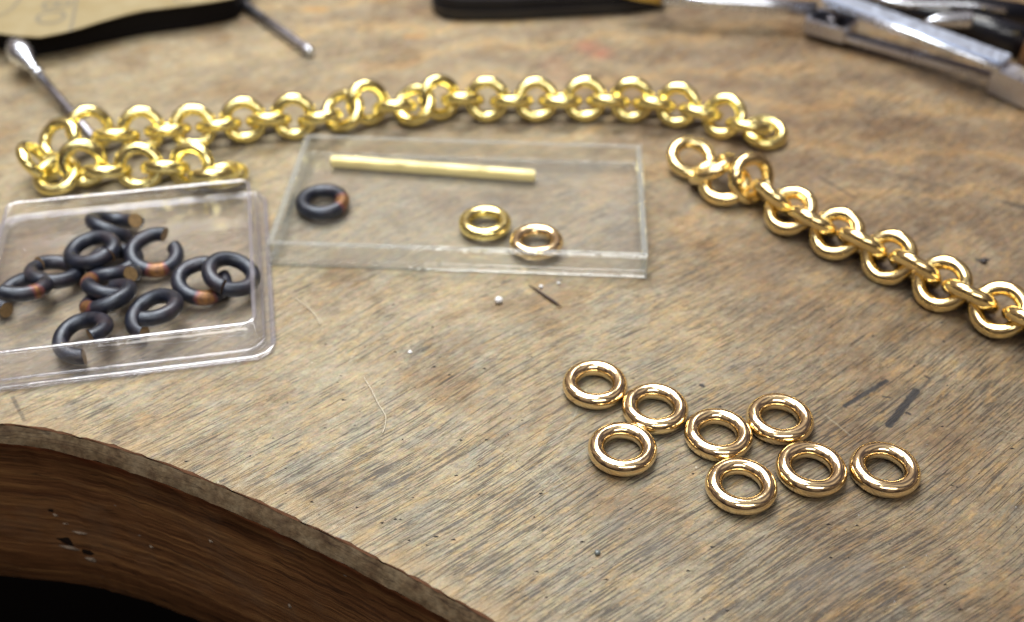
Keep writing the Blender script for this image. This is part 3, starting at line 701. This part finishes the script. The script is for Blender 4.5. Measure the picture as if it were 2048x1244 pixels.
# square collar with the screw through it
cA = P3(1662, 50, .40); dirx = (P3(1985, 150, .4)-P3(1690, 66, .42)).normalized(); diry = Vector((-dirx.y, dirx.x, 0))
for u0, v0, u1, v1 in ((-.58, -.42, .58, -.42), (-.58, .42, .58, .42), (-.58, -.36, -.58, .36), (.58, -.36, .58, .36)):
    put(link('collar_bar', bar(cA+dirx*u0+diry*v0, cA+dirx*u1+diry*v1, .13, .42, 'collar_bar', .03), STEEL), rr)
put(link('collar_plate', bar(cA-dirx*.5+Vector((0, 0, -.16)), cA+dirx*.5+Vector((0, 0, -.16)), .7, .06, 'collar_plate', .01), BLACK_GLOSS), rr)
s = cA+Vector((.02, .1, .0))
put(link('screw', tube([s+Vector((0, 0, -.1)), s+Vector((0, 0, .12)), s+Vector((0, 0, .2)), s+Vector((0, 0, .25))], [.17, .17, .13, .03], 'screw', 20), STEEL_DARK), rr)
put(link('grip_block', bar(P3(1992, 152, .42), P3(2150, 222, .42), .62, .74, 'grip_block', .05), STEEL), rr)
# dark pliers behind
rr = root('black_pliers', (at(1850, 40).x, at(1850, 40).y, 0), 'glossy black handled pliers behind the crossed steel arms at the top right', 'pliers')
put(link('handle', tube([P3(1690, -25, .5), P3(1780, 5, .45), P3(1880, 34, .42), P3(1970, 58, .42), P3(2060, 88, .42)], [.18, .30, .36, .40, .42], 'handle', 28), BLACK_GLOSS), rr)
put(link('handle', tube([P3(1740, -22, .5), P3(1850, -4, .45), P3(1940, 14, .42), P3(2060, 34, .42)], [.20, .30, .34, .36], 'handle', 28), BLACK_GLOSS), rr)
put(link('steel_spring', tube([P3(1740, -10, .9), P3(1775, 2, .92), P3(1815, 9, .92), P3(1880, 8, .92), P3(1940, 11, .92), P3(2012, 21, .9)], [.09, .085, .085, .08, .08, .07], 'steel_spring', 16), CHROME), rr)
put(link('jaw_highlight', tube([P3(1850, 44, .86), P3(1875, 40, .86), P3(1936, 39, .86), P3(1942, 39, .86)], [.06, .15, .24, .20], 'jaw_highlight', 24), CHROME), rr)  # bright tube shaped to catch the lamp where a white highlight sits
rr = root('grey_handled_tool', (at(2050, 60).x, at(2050, 60).y, 0), 'grey tool handle with a yellow collar, standing at the top right corner', 'tool')
b0 = P3(2068, 118, .3)
put(link('handle', tube([b0+Vector((.1, .1, 1.05)), b0+Vector((.12, .2, 1.5)), b0+Vector((.2, .8, 3.2))], [.34, .38, .42], 'handle', 28), GREY_PLASTIC), rr)
put(link('collar', tube([b0+Vector((.06, .02, .62)), b0+Vector((.1, .09, 1.04))], [.34, .36], 'collar', 24), BRASS), rr)
put(link('base', tube([b0+Vector((0, 0, -.29)), b0+Vector((.03, .0, .1)), b0+Vector((.06, .02, .61))], [.40, .40, .36], 'base', 24), AMBER), rr)

# ------------------------------------------------------------------ crumbs, splinter, fibres
WHITE = plain('white_wax', (.80, .80, .82), .5)
def crumb(px, py, r, mat, label, sd, name='crumb', flat=.8):
    bm = bmesh.new(); bmesh.ops.create_icosphere(bm, subdivisions=2, radius=r); q = random.Random(sd)
    for v in bm.verts: v.co *= q.uniform(.82, 1.12); v.co.z *= flat
    o = link(name, from_bm(name, bm), mat); o.location = at(px, py, r*flat*.9); return tag(o, label, 'crumb')
crumb(997, 600, .085, WHITE, 'round white wax crumb on the wood in front of the acrylic tray', 1)
crumb(1082, 573, .045, WHITE, 'small white crumb close to the pointed end of the dark splinter', 2)
crumb(1117, 566, .035, WHITE, 'tiny white crumb furthest right, just off the front of the acrylic tray', 3)
crumb(1967, 521, .085, plain('dark_crumb', (.03, .025, .025), .5), 'dark crumb on the wood to the right of the warm gold chain', 4, flat=.6)
crumb(1195, 1105, .05, plain('grey_bead', (.16, .18, .18), .15), 'tiny shiny grey bead stuck on the wood in front of the rings', 5)
crumb(820, 704, .045, WHITE, 'tiny white crumb on the bare wood in the middle of the bench', 6, flat=.5)
a, b = at(1058, 569, .04), at(1123, 613, .05)
SPL = plain('dark_splinter', (.045, .022, .016), .5)
o = link('splinter', tube([a, a.lerp(b, .3), a.lerp(b, .75), b], [.008, .022, .032, .006], 'splinter', 8), SPL); tag(o, 'thin dark splinter lying in front of the acrylic tray', 'splinter')
LINT = plain('pale_lint', (.66, .60, .48), .9)
def fibre(pts, r, label):
    Q = spline([at(x, y, .02+.02*(i % 2)).to_tuple() for i, (x, y) in enumerate(pts)], 6)
    tag(link('fibre', tube(Q, r*.7, 'fibre', 6), LINT), label, 'fibre')
fibre([(728, 755), (742, 778), (757, 808), (771, 832), (770, 852), (765, 866)], .010, 'pale curly fibre on the bare wood left of the rings')
fibre([(590, 596), (612, 612), (628, 628), (640, 648)], .009, 'faint pale fibre near the corner of the polystyrene tray')
# filings and dust caught on the bench, too many and too small to count
FIL = metal('pale_filings', (.75, .75, .78), .35); DUST = plain('dark_dust', (.05, .045, .045), .8)
for nm, mt, n, sd, lab in (('metal_filings', FIL, 260, 5, 'tiny bright metal filings sprinkled over the front right of the bench'), ('dark_dust', DUST, 320, 6, 'fine dark dust and crumbs scattered over the bench top')):
    r = random.Random(sd); bm = bmesh.new()
    for k in range(n):
        px, py = (r.gauss(1750, 330), r.gauss(1080, 150)) if mt is FIL else (r.uniform(150, 2100), r.uniform(540, 1240))
        q = at(px, py, 0)
        j = min(range(len(edge)), key=lambda i: (edge[i]-q.xy).length)
        if (q.xy-edge[j]).dot(nrm[j]) > -.15: continue
        if any((q.xy-c_).length < .75 for c_ in cent): continue
        if q.x < -4.2 and q.y > 15.9 or (-5.2 < q.x < 3 and q.y > 19.2): continue
        sz = r.uniform(.006, .014) if mt is FIL else r.choice((.008, .012, .018, .028)); a = r.uniform(0, 6.28); e_ = r.uniform(.6, 2.4)
        v = [bm.verts.new((q.x+sz*e_*math.cos(a+b), q.y+sz*math.sin(a+b)*.8, .001)) for b in (0, 2.1, 4.2)]+[bm.verts.new((q.x, q.y, sz*.9))]
        for f_ in ((0, 1, 3), (1, 2, 3), (2, 0, 3), (0, 2, 1)): bm.faces.new([v[i] for i in f_])
    bmesh.ops.recalc_face_normals(bm, faces=bm.faces)
    tag(link(nm, from_bm(nm, bm, False), mt), lab, 'filings' if mt is FIL else 'dust', None, 'stuff')
